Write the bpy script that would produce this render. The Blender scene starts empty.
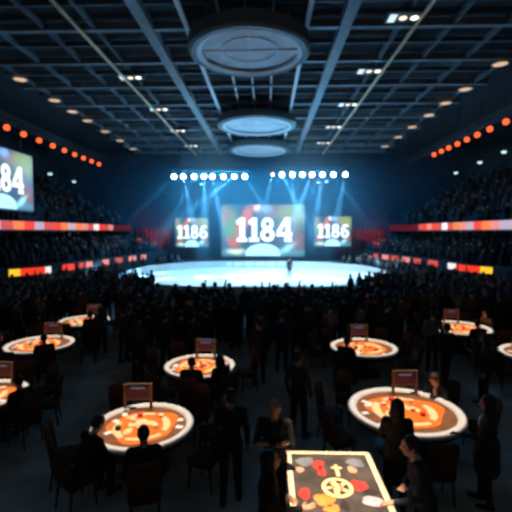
import bpy, math, random
import numpy as np
from mathutils import Vector, Matrix, Quaternion

R = math.radians
random.seed(7)
SC = bpy.context.scene
COL = SC.collection

# ------------------------------------------------------------------ camera, world, exposure
FPX = 400.0
CAM_Z = 4.1
PITCH, YAW = math.atan(25 / FPX), math.atan(11 / FPX)
cd = bpy.data.cameras.new('camera')
cd.sensor_width = 36.0
cd.lens = 36.0 * FPX / 512
cd.dof.use_dof = True
cd.dof.focus_distance = 1.0
cd.dof.aperture_fstop = 3.8
cam = bpy.data.objects.new('camera', cd)
COL.objects.link(cam)
cam.location = (0, 0, CAM_Z)
cam.rotation_euler = (math.pi / 2 - PITCH, 0, YAW)
SC.camera = cam

W = bpy.data.worlds.new('hall_ambient')
SC.world = W
W.use_nodes = True
bg = W.node_tree.nodes['Background']
bg.inputs[0].default_value = (0.26, 0.36, 0.43, 1)
bg.inputs[1].default_value = 0.10

vs = SC.view_settings
SC.display_settings.display_device = 'sRGB'
vs.view_transform = 'Standard'
vs.look = 'None'
vs.gamma = 1
vs.exposure = 0
vs.use_curve_mapping = False
SC.cycles.use_denoising = True
SC.cycles.max_bounces = 6
SC.cycles.diffuse_bounces = 3
SC.cycles.volume_bounces = 0

_rot = Matrix.Rotation(YAW, 3, 'Z') @ Matrix.Rotation(math.pi / 2 - PITCH, 3, 'X')


def ray(px, py):
    return (_rot @ Vector(((px - 256) / FPX, (256 - py) / FPX, -1))).normalized()


def on_z(px, py, z):
    d = ray(px, py)
    t = (z - CAM_Z) / d.z
    return Vector((d.x * t, d.y * t, z))


def on_y(px, py, y):
    d = ray(px, py)
    t = y / d.y
    return Vector((d.x * t, y, CAM_Z + d.z * t))


LIGHT_K = {'table': 8800.0, 'beam': 150000.0, 'wash': 2500.0, 'rink': 12000.0}


def spot(name, loc, target, watts, deg, color, blend=0.15, size=0.05):
    l = bpy.data.lights.new(name, 'SPOT')
    l.energy = watts
    l.color = color
    l.spot_size = R(deg)
    l.spot_blend = blend
    l.shadow_soft_size = size
    o = bpy.data.objects.new(name, l)
    COL.objects.link(o)
    o.location = loc
    o.rotation_euler = (Vector(target) - Vector(loc)).to_track_quat('-Z', 'Y').to_euler()
    return o


# added fill lights: blue for the stage haze, white for the rink
for x in (-5.9, 4.4):        # added area lights along the trusses, spreading blue through the haze
    for (tilt, k) in ((R(25), 1.0), (R(-30), 0.7)):
        l = bpy.data.lights.new('haze_fill', 'AREA')
        l.shape = 'RECTANGLE'
        l.size, l.size_y = 8.6, 0.25
        l.energy = LIGHT_K['wash'] * k
        l.color = (0.01, 0.44, 1.0)
        o = bpy.data.objects.new('haze_fill', l)
        COL.objects.link(o)
        o.location = (x, 42.25, 10.25)
        o.rotation_euler = (tilt, 0, 0)
for x in (-8.5, -5.0, 3.0, 6.5):     # added white spots, hidden behind a ceiling beam, to brighten the rink
    spot('rink_fill', (x, 30.9, 13.74), (x * 0.85, 36.0, 0), LIGHT_K['rink'], 70, (0.62, 0.87, 1.0), 0.7, 0.04)
# added red lights behind the black boxes, to redden the back corners
for (x, tx) in ((-14.3, -14.2), (12.9, 12.2)):
    spot('red_fill', (x, 43.8, 2.75), (tx, 50, 3.2), 650, 75, (1.0, 0.03, 0.03), 0.7, 0.03)


# ------------------------------------------------------------------ materials
MATS = {}


def mat(name, color, rough=0.7, emit=0.0, metal=0.0, ecol=None, noise=0.0, nscale=8.0, spec=0.3):
    if name in MATS:
        return MATS[name]
    m = bpy.data.materials.new(name)
    m.use_nodes = True
    nt = m.node_tree
    b = nt.nodes['Principled BSDF']
    b.inputs['Base Color'].default_value = (*color, 1)
    b.inputs['Roughness'].default_value = rough
    b.inputs['Metallic'].default_value = metal
    b.inputs['Specular IOR Level'].default_value = spec
    if emit:
        b.inputs['Emission Color'].default_value = (*(ecol or color), 1)
        b.inputs['Emission Strength'].default_value = emit
    if noise:
        tc = nt.nodes.new('ShaderNodeTexCoord')
        n = nt.nodes.new('ShaderNodeTexNoise')
        n.inputs['Scale'].default_value = nscale
        n.inputs['Detail'].default_value = 4
        r = nt.nodes.new('ShaderNodeValToRGB')
        r.color_ramp.elements[0].position = 0.3
        r.color_ramp.elements[1].position = 0.7
        lo = tuple(max(0, c * (1 - noise)) for c in color)
        hi = tuple(min(1, c * (1 + noise)) for c in color)
        r.color_ramp.elements[0].color = (*lo, 1)
        r.color_ramp.elements[1].color = (*hi, 1)
        nt.links.new(tc.outputs['Object'], n.inputs['Vector'])
        nt.links.new(n.outputs['Fac'], r.inputs['Fac'])
        nt.links.new(r.outputs['Color'], b.inputs['Base Color'])
    MATS[name] = m
    return m


def glow(name, color, strength):
    """a lit surface: screen, lens or LED panel"""
    return mat(name, tuple(c * 0.3 for c in color), 0.4, strength, ecol=color)


M_FLOOR = mat('dark_carpet', (0.42, 0.385, 0.355), 0.95, noise=0.3, nscale=1.2, spec=0.05)
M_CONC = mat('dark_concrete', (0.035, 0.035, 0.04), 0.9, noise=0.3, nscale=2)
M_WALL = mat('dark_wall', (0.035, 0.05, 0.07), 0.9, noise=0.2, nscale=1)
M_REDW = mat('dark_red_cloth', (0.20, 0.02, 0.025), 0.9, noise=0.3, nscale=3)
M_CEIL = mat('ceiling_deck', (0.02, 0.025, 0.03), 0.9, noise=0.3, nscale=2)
M_BEAM = mat('painted_steel', (0.19, 0.23, 0.25), 0.6, noise=0.15, nscale=3)
M_BEAMD = mat('dull_steel', (0.09, 0.115, 0.135), 0.7, noise=0.15, nscale=3)
M_TAN = mat('tan_conduit', (0.85, 0.62, 0.38), 0.5)
M_PALE = mat('pale_rail', (0.9, 0.92, 0.92), 0.5)
M_DISC = mat('pale_panel', (0.78, 0.84, 0.86), 0.6, noise=0.12, nscale=1.5)
M_DISCD = mat('disc_drum', (0.14, 0.19, 0.2), 0.6)
M_BLACK = mat('black_metal', (0.015, 0.015, 0.017), 0.5)
M_ICE = mat('ice', (0.78, 0.88, 0.93), 0.25, noise=0.06, nscale=0.5)
M_BOARD = mat('rink_board', (0.55, 0.5, 0.45), 0.6)
M_BOARDL = mat('board_panel', (0.7, 0.75, 0.8), 0.5)
M_RAIL = mat('white_rail', (0.66, 0.63, 0.61), 0.5, noise=0.04, nscale=6)
M_FELT = mat('brown_felt', (0.20, 0.075, 0.03), 0.9, noise=0.2, nscale=7)
M_FIELD = mat('orange_felt', (0.95, 0.17, 0.015), 0.85, noise=0.15, nscale=6)
M_CREAM = mat('cream_print', (0.92, 0.62, 0.32), 0.7)
M_CARD = mat('card_paper', (0.9, 0.86, 0.8), 0.5)
M_WOOD = mat('gold_wood', (0.13, 0.065, 0.024), 0.5, noise=0.2, nscale=10)
M_DARKW = mat('dark_wood', (0.05, 0.028, 0.018), 0.5, noise=0.3, nscale=6)
M_LEATH = mat('brown_leather', (0.10, 0.045, 0.024), 0.8, noise=0.2, nscale=10, spec=0.05)
M_CHIPR = mat('red_chips', (0.75, 0.05, 0.03), 0.5)
M_CHIPY = mat('cream_chips', (0.95, 0.70, 0.38), 0.5)
M_CHIPK = mat('black_chips', (0.02, 0.02, 0.02), 0.5)
SKIN = [mat('skin_light', (0.55, 0.29, 0.19), 0.6), mat('skin_tan', (0.42, 0.21, 0.12), 0.6), mat('skin_deep', (0.2, 0.09, 0.05), 0.6)]
HAIR = [mat('hair_black', (0.012, 0.01, 0.009), 0.6), mat('hair_brown', (0.04, 0.02, 0.012), 0.6), mat('hair_grey', (0.16, 0.15, 0.14), 0.6)]
TOPS = [mat('cloth_black', (0.014, 0.014, 0.016), 0.9), mat('cloth_charcoal', (0.03, 0.03, 0.034), 0.9), mat('cloth_navy', (0.016, 0.024, 0.045), 0.9),
        mat('cloth_brown', (0.05, 0.028, 0.018), 0.9), mat('cloth_grey', (0.075, 0.075, 0.08), 0.9)]
M_KHAKI = mat('cloth_khaki', (0.2, 0.15, 0.07), 0.9)
M_WHITEC = mat('cloth_white', (0.7, 0.7, 0.7), 0.9)
M_TROU = mat('trousers_dark', (0.016, 0.016, 0.02), 0.9)
M_SHOE = mat('shoe_black', (0.01, 0.01, 0.01), 0.5)
M_EYE = mat('eye_dark', (0.03, 0.02, 0.02), 0.3)
M_LIP = mat('lip', (0.4, 0.13, 0.1), 0.5)


# ------------------------------------------------------------------ mesh helpers
class MB:
    def __init__(s):
        s.v, s.f = [], []

    def add(s, vs_, fs):
        n = len(s.v)
        s.v += [tuple(p) for p in vs_]
        s.f += [tuple(i + n for i in f) for f in fs]
        return s

    def box(s, c, d, rot=0.0):
        x, y, z = (k / 2 for k in d)
        ca, sa = math.cos(rot), math.sin(rot)
        P = []
        for sz in (-1, 1):
            for sx, sy in ((-1, -1), (1, -1), (1, 1), (-1, 1)):
                a, b = sx * x, sy * y
                P.append((c[0] + a * ca - b * sa, c[1] + a * sa + b * ca, c[2] + sz * z))
        return s.add(P, [(3, 2, 1, 0), (4, 5, 6, 7), (0, 1, 5, 4), (1, 2, 6, 5), (2, 3, 7, 6), (3, 0, 4, 7)])

    def bar(s, a, b, w, n=8, w2=None):
        a, b = Vector(a), Vector(b)
        q = (b - a).to_track_quat('Z', 'Y')
        w2 = w if w2 is None else w2
        P = []
        for p, r in ((a, w), (b, w2)):
            for i in range(n):
                t = 2 * math.pi * i / n
                P.append(p + q @ Vector((r * math.cos(t), r * math.sin(t), 0)))
        F = [(i, (i + 1) % n, n + (i + 1) % n, n + i) for i in range(n)]
        return s.add(P, F + [tuple(range(n))[::-1], tuple(range(n, 2 * n))])

    def lathe(s, prof, n=48, c=(0, 0, 0), closed=False):
        """revolve (r, z) points about the z axis"""
        P = []
        for r, z in prof:
            for i in range(n):
                t = 2 * math.pi * i / n
                P.append((c[0] + r * math.cos(t), c[1] + r * math.sin(t), c[2] + z))
        F = []
        m = len(prof)
        for k in range(m if closed else m - 1):
            k2 = (k + 1) % m
            for i in range(n):
                j = (i + 1) % n
                F.append((k * n + i, k * n + j, k2 * n + j, k2 * n + i))
        if not closed:
            F += [tuple(range(n))[::-1], tuple(range((m - 1) * n, m * n))]
        return s.add(P, F)

    def prism(s, pts, z0, z1):
        n = len(pts)
        P = [(x, y, z0) for x, y in pts] + [(x, y, z1) for x, y in pts]
        F = [tuple(range(n))[::-1], tuple(range(n, 2 * n))] + [(i, (i + 1) % n, n + (i + 1) % n, n + i) for i in range(n)]
        return s.add(P, F)

    def build(s, name, m, parent=None, smooth=False, bevel=0.0):
        me = bpy.data.meshes.new(name)
        me.from_pydata(s.v, [], s.f)
        me.update()
        me.materials.append(m)
        if smooth:
            for p in me.polygons:
                p.use_smooth = True
        o = bpy.data.objects.new(name, me)
        COL.objects.link(o)
        if parent is not None:
            o.parent = parent
        if bevel:
            b = o.modifiers.new('bevel', 'BEVEL')
            b.width = bevel
            b.segments = 2
            b.limit_method = 'ANGLE'
        return o


def tag(o, label=None, cat=None, group=None, kind=None):
    for k, v in (('label', label), ('category', cat), ('group', group), ('kind', kind)):
        if v:
            o[k] = v
        elif k in o and v is None and k in ('group',):
            del o[k]
    return o


def empty(name, loc=(0, 0, 0), rz=0.0):
    o = bpy.data.objects.new(name, None)
    o.empty_display_size = 0.2
    COL.objects.link(o)
    o.location = loc
    o.rotation_euler = (0, 0, rz)
    return o


def struct(name, mb, m, **k):
    return tag(mb.build(name, m, **k), kind='structure')


def copy_tree(o, parent=None):
    c = o.copy()
    COL.objects.link(c)
    if parent is not None:
        c.parent = parent
    for ch in o.children:
        copy_tree(ch, c)
    return c


# ------------------------------------------------------------------ the hall
struct('floor', MB().box((-1, 22, -0.15), (60, 60, 0.3)), M_FLOOR)
CZ = 13.5        # underside of the ceiling beams
struct('ceiling', MB().box((-1, 30, CZ + 0.75), (56, 44, 0.3)), M_CEIL)
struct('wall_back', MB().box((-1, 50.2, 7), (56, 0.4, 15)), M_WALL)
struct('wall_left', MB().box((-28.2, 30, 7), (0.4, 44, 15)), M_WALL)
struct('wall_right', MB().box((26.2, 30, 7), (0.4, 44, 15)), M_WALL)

AX = -1.0        # the hall's own centre line
for x in (AX - 4.6, AX + 4.6):
    struct('ceiling_beam', MB().box((x, 31, CZ + 0.2), (0.5, 37, 0.5)), M_BEAM)
x = AX - 14.4
while x < AX + 14.5:
    if min(abs(x - AX - 4.6), abs(x - AX + 4.6)) > 0.5 and abs(x - AX) > 2.9:
        struct('ceiling_beam', MB().box((x, 31, CZ + 0.28), (0.13, 37, 0.3)), M_BEAMD)
    x += 2.4
for k in range(-1, 9):
    y = 19.4 + 3.75 * k
    struct('ceiling_beam', MB().box((AX, y, CZ + 0.24), (30.5, 0.26, 0.36)), M_BEAM)
    struct('ceiling_beam', MB().box((AX, y + 1.87, CZ + 0.33), (30.5, 0.12, 0.24)), M_BEAMD)
for x in (AX - 7.75, AX + 7.75):
    struct('trim_1' if x < 0 else 'trim_2', MB().box((x, 31, CZ - 0.06), (0.13, 37, 0.1)), M_TAN)
for i, dx in enumerate((-2.75, 2.75)):
    struct('ceiling_rail', MB().box((AX + 0.05 + dx, 29, CZ - 0.05), (0.2, 27, 0.12)), M_PALE)
for dx in (-1.2, 0, 1.2):
    struct('ceiling_rail', MB().box((AX + 0.05 + dx, 29, CZ + 0.2), (0.1, 27, 0.1)), M_PALE)

# hanging round ceiling discs
for y, dsc, lab in ((19.5, 1.0, 'largest of the three round grey discs hung from the ceiling, nearest'),
               (32.8, 1.1, 'middle one of the three round grey discs hung from the ceiling'),
               (42.6, 1.12, 'smallest looking round grey disc hung from the ceiling, just above the stage lamps')):
    t = tag(empty('ceiling_disc', (AX + 0.15, y, CZ - 1.0)), lab, 'ceiling disc', 'round discs hung along the ceiling')
    t.scale = (dsc, dsc, 1)
    MB().lathe([(2.44, -0.05), (2.72, -0.1), (2.86, 0.0), (2.86, 0.55), (2.7, 0.6), (2.44, 0.6)], 64, closed=True).build('drum', M_DISCD, t)
    MB().lathe([(2.28, 0.0), (2.44, -0.09), (2.5, -0.06), (2.44, 0.06), (2.28, 0.06)], 64, closed=True).build('rim', M_PALE, t)
    MB().lathe([(0.0001, 0.16), (2.44, 0.16), (2.44, 0.22), (0.0001, 0.22)], 64).build('panel', M_DISC, t)
    MB().lathe([(1.25, 0.10), (1.33, 0.10), (1.33, 0.17), (1.25, 0.17)], 48, closed=True).build('ring', M_PALE, t)
    for a in range(0, 180, 90):
        MB().box((0, 0, 0.13), (4.7, 0.07, 0.06), R(a)).build('rib', M_PALE, t)
    for sx in (-1, 1):
        for sy in (-1, 1):
            MB().bar((sx * 1.75, sy * 1.9, 0.58), (sx * 1.75, sy * 1.9, 1.25), 0.05).build('hanger', M_BEAM, t)

# twin-lamp ceiling lights beside the tan conduits
CL = glow('ceiling_lamp_white', (1.0, 0.93, 0.82), 2.2)
CLC = glow('ceiling_lamp_cool', (0.75, 0.9, 1.0), 1.0)
CLW = glow('ceiling_lamp_warm', (1.0, 0.75, 0.5), 1.6)
ords = ['nearest', 'second', 'third', 'fourth', 'fifth', 'sixth', 'seventh', 'eighth', 'ninth']
for side, X, Ys in (('left', AX - 7.3, (24.9, 31.3, 37.9, 44.5)), ('right', AX + 7.05, (18.4, 24.3, 30.5, 36.9, 43.5))):
    for k, y in enumerate(Ys):
        t = tag(empty('ceiling_light', (X, y, CZ - 0.02)), '%s bright twin-lamp ceiling light in the row along the %s tan conduit' % (ords[k], side),
                'ceiling light', 'twin-lamp ceiling lights')
        MB().box((-0.05, 0, 0.03), (1.5, 0.9, 0.1)).build('housing', M_BEAMD, t)
        MB().box((-0.55, 0, -0.035), (0.3, 0.6, 0.03)).build('diffuser', CLC, t)
        for q, xx in enumerate((-0.08, 0.42)):
            MB().lathe([(0.13, -0.06), (0.17, -0.03), (0.17, 0.0)], 20, (xx, 0, 0)).build('lamp', CL if q else CLW, t)
DLM = glow('downlight_lens', (1.0, 0.62, 0.36), 0.75)
for side, X, Ys in (('left', AX - 14.3, (25, 29, 31.7, 34.3, 38, 41.8, 46)), ('right', AX + 14.1, (23.5, 27.5, 30.4, 33.4, 37.1, 41.0, 45.4))):
    for k, y in enumerate(Ys):
        t = tag(empty('downlight', (X, y, CZ - 0.02)), '%s round warm downlight in the row along the %s ceiling edge' % (ords[k], side), 'downlight', 'warm ceiling downlights')
        MB().lathe([(0.36, 0.0), (0.44, -0.05), (0.46, 0.0), (0.46, 0.04), (0.36, 0.04)], 28, closed=True).build('trim_ring', M_BEAM, t)
        MB().bar((0, 0, 0.03), (0, 0, 0.64), 0.03, 6).build('stem', M_BEAMD, t)
        MB().lathe([(0.0001, -0.02), (0.37, -0.015), (0.37, 0.03)], 28).build('lens', DLM, t)

# ------------------------------------------------------------------ stands
INL = [(-18.2, 17), (-17.4, 21), (-16.5, 24.6), (-15.1, 27), (-14.7, 29), (-13.9, 34), (-12.7, 41.6), (-12.3, 49.8)]
INR = [(16.6, 17), (16.1, 22), (15.3, 27.2), (14.2, 29), (13.9, 34), (11.8, 43), (11.5, 49.8)]


def lerp_line(inner, xo, f):
    return [(x + (xo - x) * f, y) for x, y in inner]


def stepped(inner, xo, z0, z1, n):
    """rows of terracing between the inner line and the plane x = xo"""
    mb = MB()
    zs = [z0 + (z1 - z0) * i / (n - 1) for i in range(n)]
    sections = []
    for i in range(n):
        a, b = lerp_line(inner, xo, i / n), lerp_line(inner, xo, (i + 1) / n)
        sections += [[(x, y, zs[i]) for x, y in a], [(x, y, zs[i]) for x, y in b]]
    m = len(inner)
    base = [(x, y, 0.0) for x, y in inner]
    sections = [base] + sections
    P = [p for s_ in sections for p in s_]
    F = []
    for k in range(len(sections) - 1):
        for i in range(m - 1):
            F.append((k * m + i, k * m + i + 1, (k + 1) * m + i + 1, (k + 1) * m + i))
    mb.add(P, F)
    return mb


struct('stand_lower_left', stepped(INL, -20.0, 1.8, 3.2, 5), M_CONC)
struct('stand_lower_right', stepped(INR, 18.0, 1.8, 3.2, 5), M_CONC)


def upper_tier(x0, sgn):
    prof = [(0, 4.05), (0, 4.85)]
    x, z = 0.25, 4.85
    for i in range(11):
        prof += [(x, z), (x + 0.8, z)]
        x += 0.8
        z += 0.46
    prof += [(x, 13), (x + 0.3, 13), (x + 0.3, 4.05)]
    P, n = [], len(prof)
    for y in (15.5, 50.0):
        P += [(x0 + sgn * a, y, b) for a, b in prof]
    F = [(i, (i + 1) % n, n + (i + 1) % n, n + i) for i in range(n)]
    return MB().add(P, F)


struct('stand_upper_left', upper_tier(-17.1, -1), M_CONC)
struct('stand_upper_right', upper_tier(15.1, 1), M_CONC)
struct('wall_concourse_left', MB().box((-20.3, 33, 3), (0.3, 34, 3)), M_WALL)
struct('wall_concourse_right', MB().box((18.3, 33, 3), (0.3, 34, 3)), M_WALL)

for x, s_ in ((-14.3, 'left'), (12.9, 'right')):  # added boxes that only hide the red light sources from the camera
    t = tag(empty('light_shield', (x, 43.5, 2.0)), 'small added black box hiding the red light for the dark red curtain on the %s' % s_, 'lamp')
    MB().box((0, 0, 0.75), (0.4, 0.3, 0.4)).build('housing', M_BLACK, t, bevel=0.03)
    MB().bar((0, 0, 0.0), (0, 0, 0.6), 0.04).build('stand', M_BLACK, t)

# LED ribbon boards
LED = {'red': glow('led_red', (1.0, 0.05, 0.02), 0.95), 'orange': glow('led_orange', (1.0, 0.22, 0.04), 1.0),
       'pink': glow('led_pink', (0.95, 0.28, 0.22), 0.9), 'lilac': glow('led_lilac', (0.72, 0.5, 0.62), 0.75),
       'white': glow('led_white', (0.95, 0.88, 0.85), 1.0), 'yellow': glow('led_yellow', (1.0, 0.6, 0.03), 1.05),
       'dim': glow('led_dim_red', (0.25, 0.012, 0.02), 0.35), 'soft': glow('led_soft_red', (0.9, 0.10, 0.08), 0.7)}


def led_strip(pts, z0, z1, off, m, parent, name='led_panel'):
    """one lit panel following the plan line pts, 6 cm thick"""
    P = []
    for x, y in pts:
        P += [(x, y, z0), (x, y, z1), (x + off, y, z0), (x + off, y, z1)]
    F = []
    for i in range(len(pts) - 1):
        a, b = 4 * i, 4 * i + 4
        F += [(a, b, b + 1, a + 1), (a + 2, a + 3, b + 3, b + 2), (a + 1, b + 1, b + 3, a + 3), (a, a + 2, b + 2, b)]
    e = 4 * (len(pts) - 1)
    F += [(0, 1, 3, 2), (e, e + 2, e + 3, e + 1)]
    return MB().add(P, F).build(name, m, parent)


for side, x, off, yend, seq in (
        ('left', -17.12, 0.07, 44.0, ['red', 'orange', 'pink', 'lilac', 'lilac', 'soft', 'orange', 'red', 'lilac', 'soft', 'red', 'orange', 'lilac', 'orange', 'pink', 'soft', 'white', 'red', 'soft', 'pink']),
        ('right', 15.12, -0.07, 40.3, ['lilac', 'soft', 'white', 'orange', 'red', 'lilac', 'lilac', 'pink', 'orange', 'red', 'lilac', 'pink', 'orange', 'soft', 'white', 'soft', 'red', 'pink', 'red', 'soft'])):
    t = tag(empty('ribbon_board', (0, 0, 0)), 'long red and white lit ribbon board along the upper %s stand' % side, 'LED board', 'upper ribbon boards')
    y0, n = 19.0, len(seq)
    w = (yend - y0) / n
    for k, c in enumerate(seq):
        led_strip([(x + off, y0 + k * w), (x + off, y0 + (k + 1) * w)], 4.2, 4.78, -off, LED[c], t)
    t = tag(empty('dim_ribbon_board', (0, 0, 0)), 'dimly glowing red far end of the upper ribbon on the %s' % side, 'LED board')
    led_strip([(x + off, yend + 0.2), (x + off, 49.7)], 4.15, 4.75, -off, LED['dim'], t)  # far end keeps a faint red emission of its own
    # thin red strip along the upper rows
    sgn = -1 if side == 'left' else 1
    t = MB().box((x + sgn * 5.25, 38.5, 7.65), (0.08, 22, 0.12)).build('light_strip', LED['dim'])
    tag(t, 'thin dull red light strip across the upper rows of the %s stand' % side, 'light strip')


def hit_line(px, line):
    """where the sight line over picture column px meets a plan line"""
    k = (px - 267) / FPX
    for (xa, ya), (xb, yb) in zip(line, line[1:]):
        fa, fb = xa - k * ya, xb - k * yb
        if fa * fb <= 0 and fa != fb:
            s_ = fa / (fa - fb)
            return (xa + (xb - xa) * s_, ya + (yb - ya) * s_)
    return line[-1]


def led_segment(a, b, line, c, off, parent):
    pa, pb = hit_line(a, line), hit_line(b, line)
    lo, hi = min(pa[1], pb[1]), max(pa[1], pb[1])
    pts = sorted([pa, pb] + [p for p in line if lo + 0.01 < p[1] < hi - 0.01], key=lambda p: p[1])
    led_strip([(x + off, y) for x, y in pts], 1.2, 1.65, -off * 0.9, LED[c], parent)


for side, line, off, long_, blobs in (
        ('left', INL, 0.08, [(3, 14, 'yellow'), (14, 40, 'red'), (40, 46, 'white')],
         [(57, 72, 'red'), (75, 81, 'soft'), (82, 90, 'pink'), (99, 107, 'pink'), (112, 121, 'soft'), (126, 135, 'pink'), (139, 145, 'pink')]),
        ('right', INR, -0.08, [(479, 490, 'yellow'), (455, 479, 'red'), (447, 455, 'white')],
         [(426, 438, 'soft'), (412, 421, 'soft'), (401, 410, 'pink'), (390, 399, 'soft'), (381, 389, 'pink'), (373, 378, 'soft')])):
    t = tag(empty('perimeter_board'), 'long curved red lit board with yellow and white ends by the lower %s stand' % side, 'LED board')
    for a, b, c in long_:
        led_segment(a, b, line, c, off, t)
    for k, (a, b, c) in enumerate(blobs):
        t = tag(empty('perimeter_board'), '%s small red lit board on the lower %s stand wall, counted towards the stage' % (ords[k + 1] if k else 'first', side), 'LED board', 'small lower perimeter boards')
        g_ = (b - a) * 0.12
        led_segment(a + g_, b - g_, line, c, off, t)

# orange lamp rows on catwalk trusses


def truss(name, a, b, w, m, parent=None):
    a, b = Vector(a), Vector(b)
    n = max(2, int((b - a).length / (w * 1.6)))
    q = (b - a).normalized()
    side = q.cross(Vector((0, 0, 1))).normalized() * w / 2
    up = Vector((0, 0, w / 2))
    mb = MB()
    cs = [side + up, side - up, -side - up, -side + up]
    for c in cs:
        mb.bar(a + c, b + c, 0.035, 6)
    for i in range(n):
        p0, p1 = a.lerp(b, i / n), a.lerp(b, (i + 1) / n)
        for k in range(4):
            mb.bar(p0 + cs[k], p1 + cs[(k + 1) % 4], 0.018, 5)
    return mb.build(name, m, parent)


OR = glow('orange_lens', (1.0, 0.13, 0.035), 1.5)
for side, X, Ys, z in (('left', -16.0, (24.6, 26.3, 28.1, 29.9, 31.6, 33.3, 34.9, 36.5, 38.1), 10.45),
                       ('right', 14.0, (22.9, 24.3, 26.0, 27.5, 28.9, 30.3, 31.7, 33.0, 34.4), 10.5)):
    o = truss('lighting_truss', (X, 16.5, z + 0.55), (X, 42, z + 0.55), 0.4, M_BLACK)
    tag(o, 'dark lighting truss carrying orange lamps above the %s stand' % side, 'truss')
    for y in (18, 30, 41):
        MB().bar((X, y, z + 0.75), (X, y, CZ + 0.5), 0.025, 6).build('drop_rod', M_BLACK, o)
    for k, y in enumerate(Ys):
        t = tag(empty('orange_lamp', (X, y, z)), '%s glowing orange lamp in the slanting row above the %s stand' % (ords[k], side), 'lamp', 'orange lamps above the stands')
        aim = Vector((0 - X, -22 - 0, -7)).normalized()
        hs = MB().bar(-aim * 0.3, aim * 0.02, 0.13, 16, 0.2).build('housing', M_BLACK, t)
        MB().bar(aim * 0.02, aim * 0.05, 0.185, 16).build('lens', OR, hs)
        MB().bar((0, 0, 0.15), (0, 0, 0.36), 0.03, 6).build('bracket', M_BLACK, t)

# small cool lamps and lit openings seen in the stands
CW = glow('cool_lamp', (0.65, 0.95, 0.9), 1.1)
GW = glow('lit_opening', (0.5, 0.72, 0.55), 0.42)
for px, py, y, s_, w_ in ((50, 173, 34, 'left', 'upper'), (74, 181, 38, 'left', 'lower'), (504, 151, 29.5, 'right', 'highest'), (480, 161.5, 32.5, 'right', 'middle'), (456, 172, 36.5, 'right', 'lowest')):
    p = on_y(px, py, y)
    t = tag(empty('small_lamp', p), '%s small cool white lamp over the %s upper seats' % (w_, s_), 'lamp', 'small cool lamps over the seats')
    MB().lathe([(0.15, -0.15), (0.17, 0.0), (0.05, 0.14)], 16).build('lens', CW, t)
    MB().lathe([(0.19, 0.0), (0.1, 0.22), (0.02, 0.3)], 16, (0, 0, -0.02)).build('hood', M_BLACK, t)
    MB().bar((0, 0, 0.25), (0, 0, CZ + 0.6 - p.z), 0.02, 6).build('drop_rod', M_BLACK, t)
k = 0
for x, lst in ((-20.12, ((66, 236, .9, .5), (66, 242.5, .9, .45), (73, 243, .5, .45), (33, 245, 1.0, .35), (2, 246, .5, .4))),
               (18.12, ((464, 240, .5, .6), (484, 239.5, .7, .6), (458, 229.5, .5, .5), (506, 241, .7, .4)))):
    for px, py, w_, h_ in lst:
        y = abs(x) * FPX / abs(px - 267)
        z = CAM_Z - (py - 231) * y / FPX
        k += 1
        t = tag(MB().box((x, y, z), (0.06, w_ * 1.4, h_)).build('lit_window', GW), 'small pale green lit opening low in the %s stand, %s from the stage' % ('left' if x < 0 else 'right', ords[min(k if x < 0 else k - 5, 8)] if True else ''), 'window', 'lit concourse openings')

# ------------------------------------------------------------------ rink and stage


def round_rect(x0, x1, y0, y1, r, n=12):
    pts = []
    for cx, cy, a0 in ((x1 - r, y0 + r, -90), (x1 - r, y1 - r, 0), (x0 + r, y1 - r, 90), (x0 + r, y0 + r, 180)):
        for i in range(n + 1):
            a = R(a0 + 90 * i / n)
            pts.append((cx + r * math.cos(a), cy + r * math.sin(a)))
    return pts


RK = (-11.6, 9.9, 24.0, 44.4, 8.5)
struct('floor_ice', MB().prism(round_rect(*RK), 0.0, 0.04), M_ICE)
outer = round_rect(RK[0] - 0.12, RK[1] + 0.12, RK[2] - 0.12, RK[3] + 0.12, 8.62)
inner = round_rect(*RK)
mb = MB()
n = len(outer)
P = [(x, y, 0) for x, y in outer] + [(x, y, 0.75) for x, y in outer] + [(x, y, 0.75) for x, y in inner] + [(x, y, 0.03) for x, y in inner]
F = []
for i in range(n):
    j = (i + 1) % n
    for k in range(3):
        F.append((k * n + i, k * n + j, (k + 1) * n + j, (k + 1) * n + i))
bd = tag(mb.add(P, F).build('rink_barrier', M_BOARD), 'low tan barrier around the bright white rink', 'barrier')
for i in range(9):
    MB().box((-5.6 + 1.2 * i, 44.3, 0.42), (0.9, 0.05, 0.4)).build('advert_panel', M_BOARDL, bd)
sp = tag(empty('stage_platform', (-0.6, 47.2, 0)), 'low dark stage platform under the big middle screen', 'stage')
MB().box((0, 0, 0.35), (20, 3.6, 0.7)).build('deck', M_BLACK, sp)
MB().box((0, -1.82, 0.62), (20, 0.06, 0.1)).build('edge_trim', M_BEAM, sp)
for x, s_ in ((-14.2, 'left'), (12.2, 'right')):
    mb = MB()
    pts = []
    for i in range(40):
        pts.append((x - 2.2 + 4.4 * i / 39, 49.85 - 0.09 * (1 + math.sin(i * 1.3))))
    P = [(a, b, 1.6) for a, b in pts] + [(a, b, 4.4) for a, b in pts]
    P += [(a, b + 0.03, z) for z in (1.6, 4.4) for a, b in pts]
    F = [(i, i + 1, 41 + i, 40 + i) for i in range(39)] + [(120 + i, 121 + i, 81 + i, 80 + i) for i in range(39)]
    tag(mb.add(P, F).build('curtain', M_REDW, smooth=True), 'dark red curtain on the back wall %s of the screens' % s_, 'curtain')


# digits drawn as plan outlines (x across, y up, height 1)
def circ(cx, cy, rx, ry, n=28):
    return [(cx + rx * math.cos(2 * math.pi * i / n), cy + ry * math.sin(2 * math.pi * i / n)) for i in range(n)]


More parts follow.
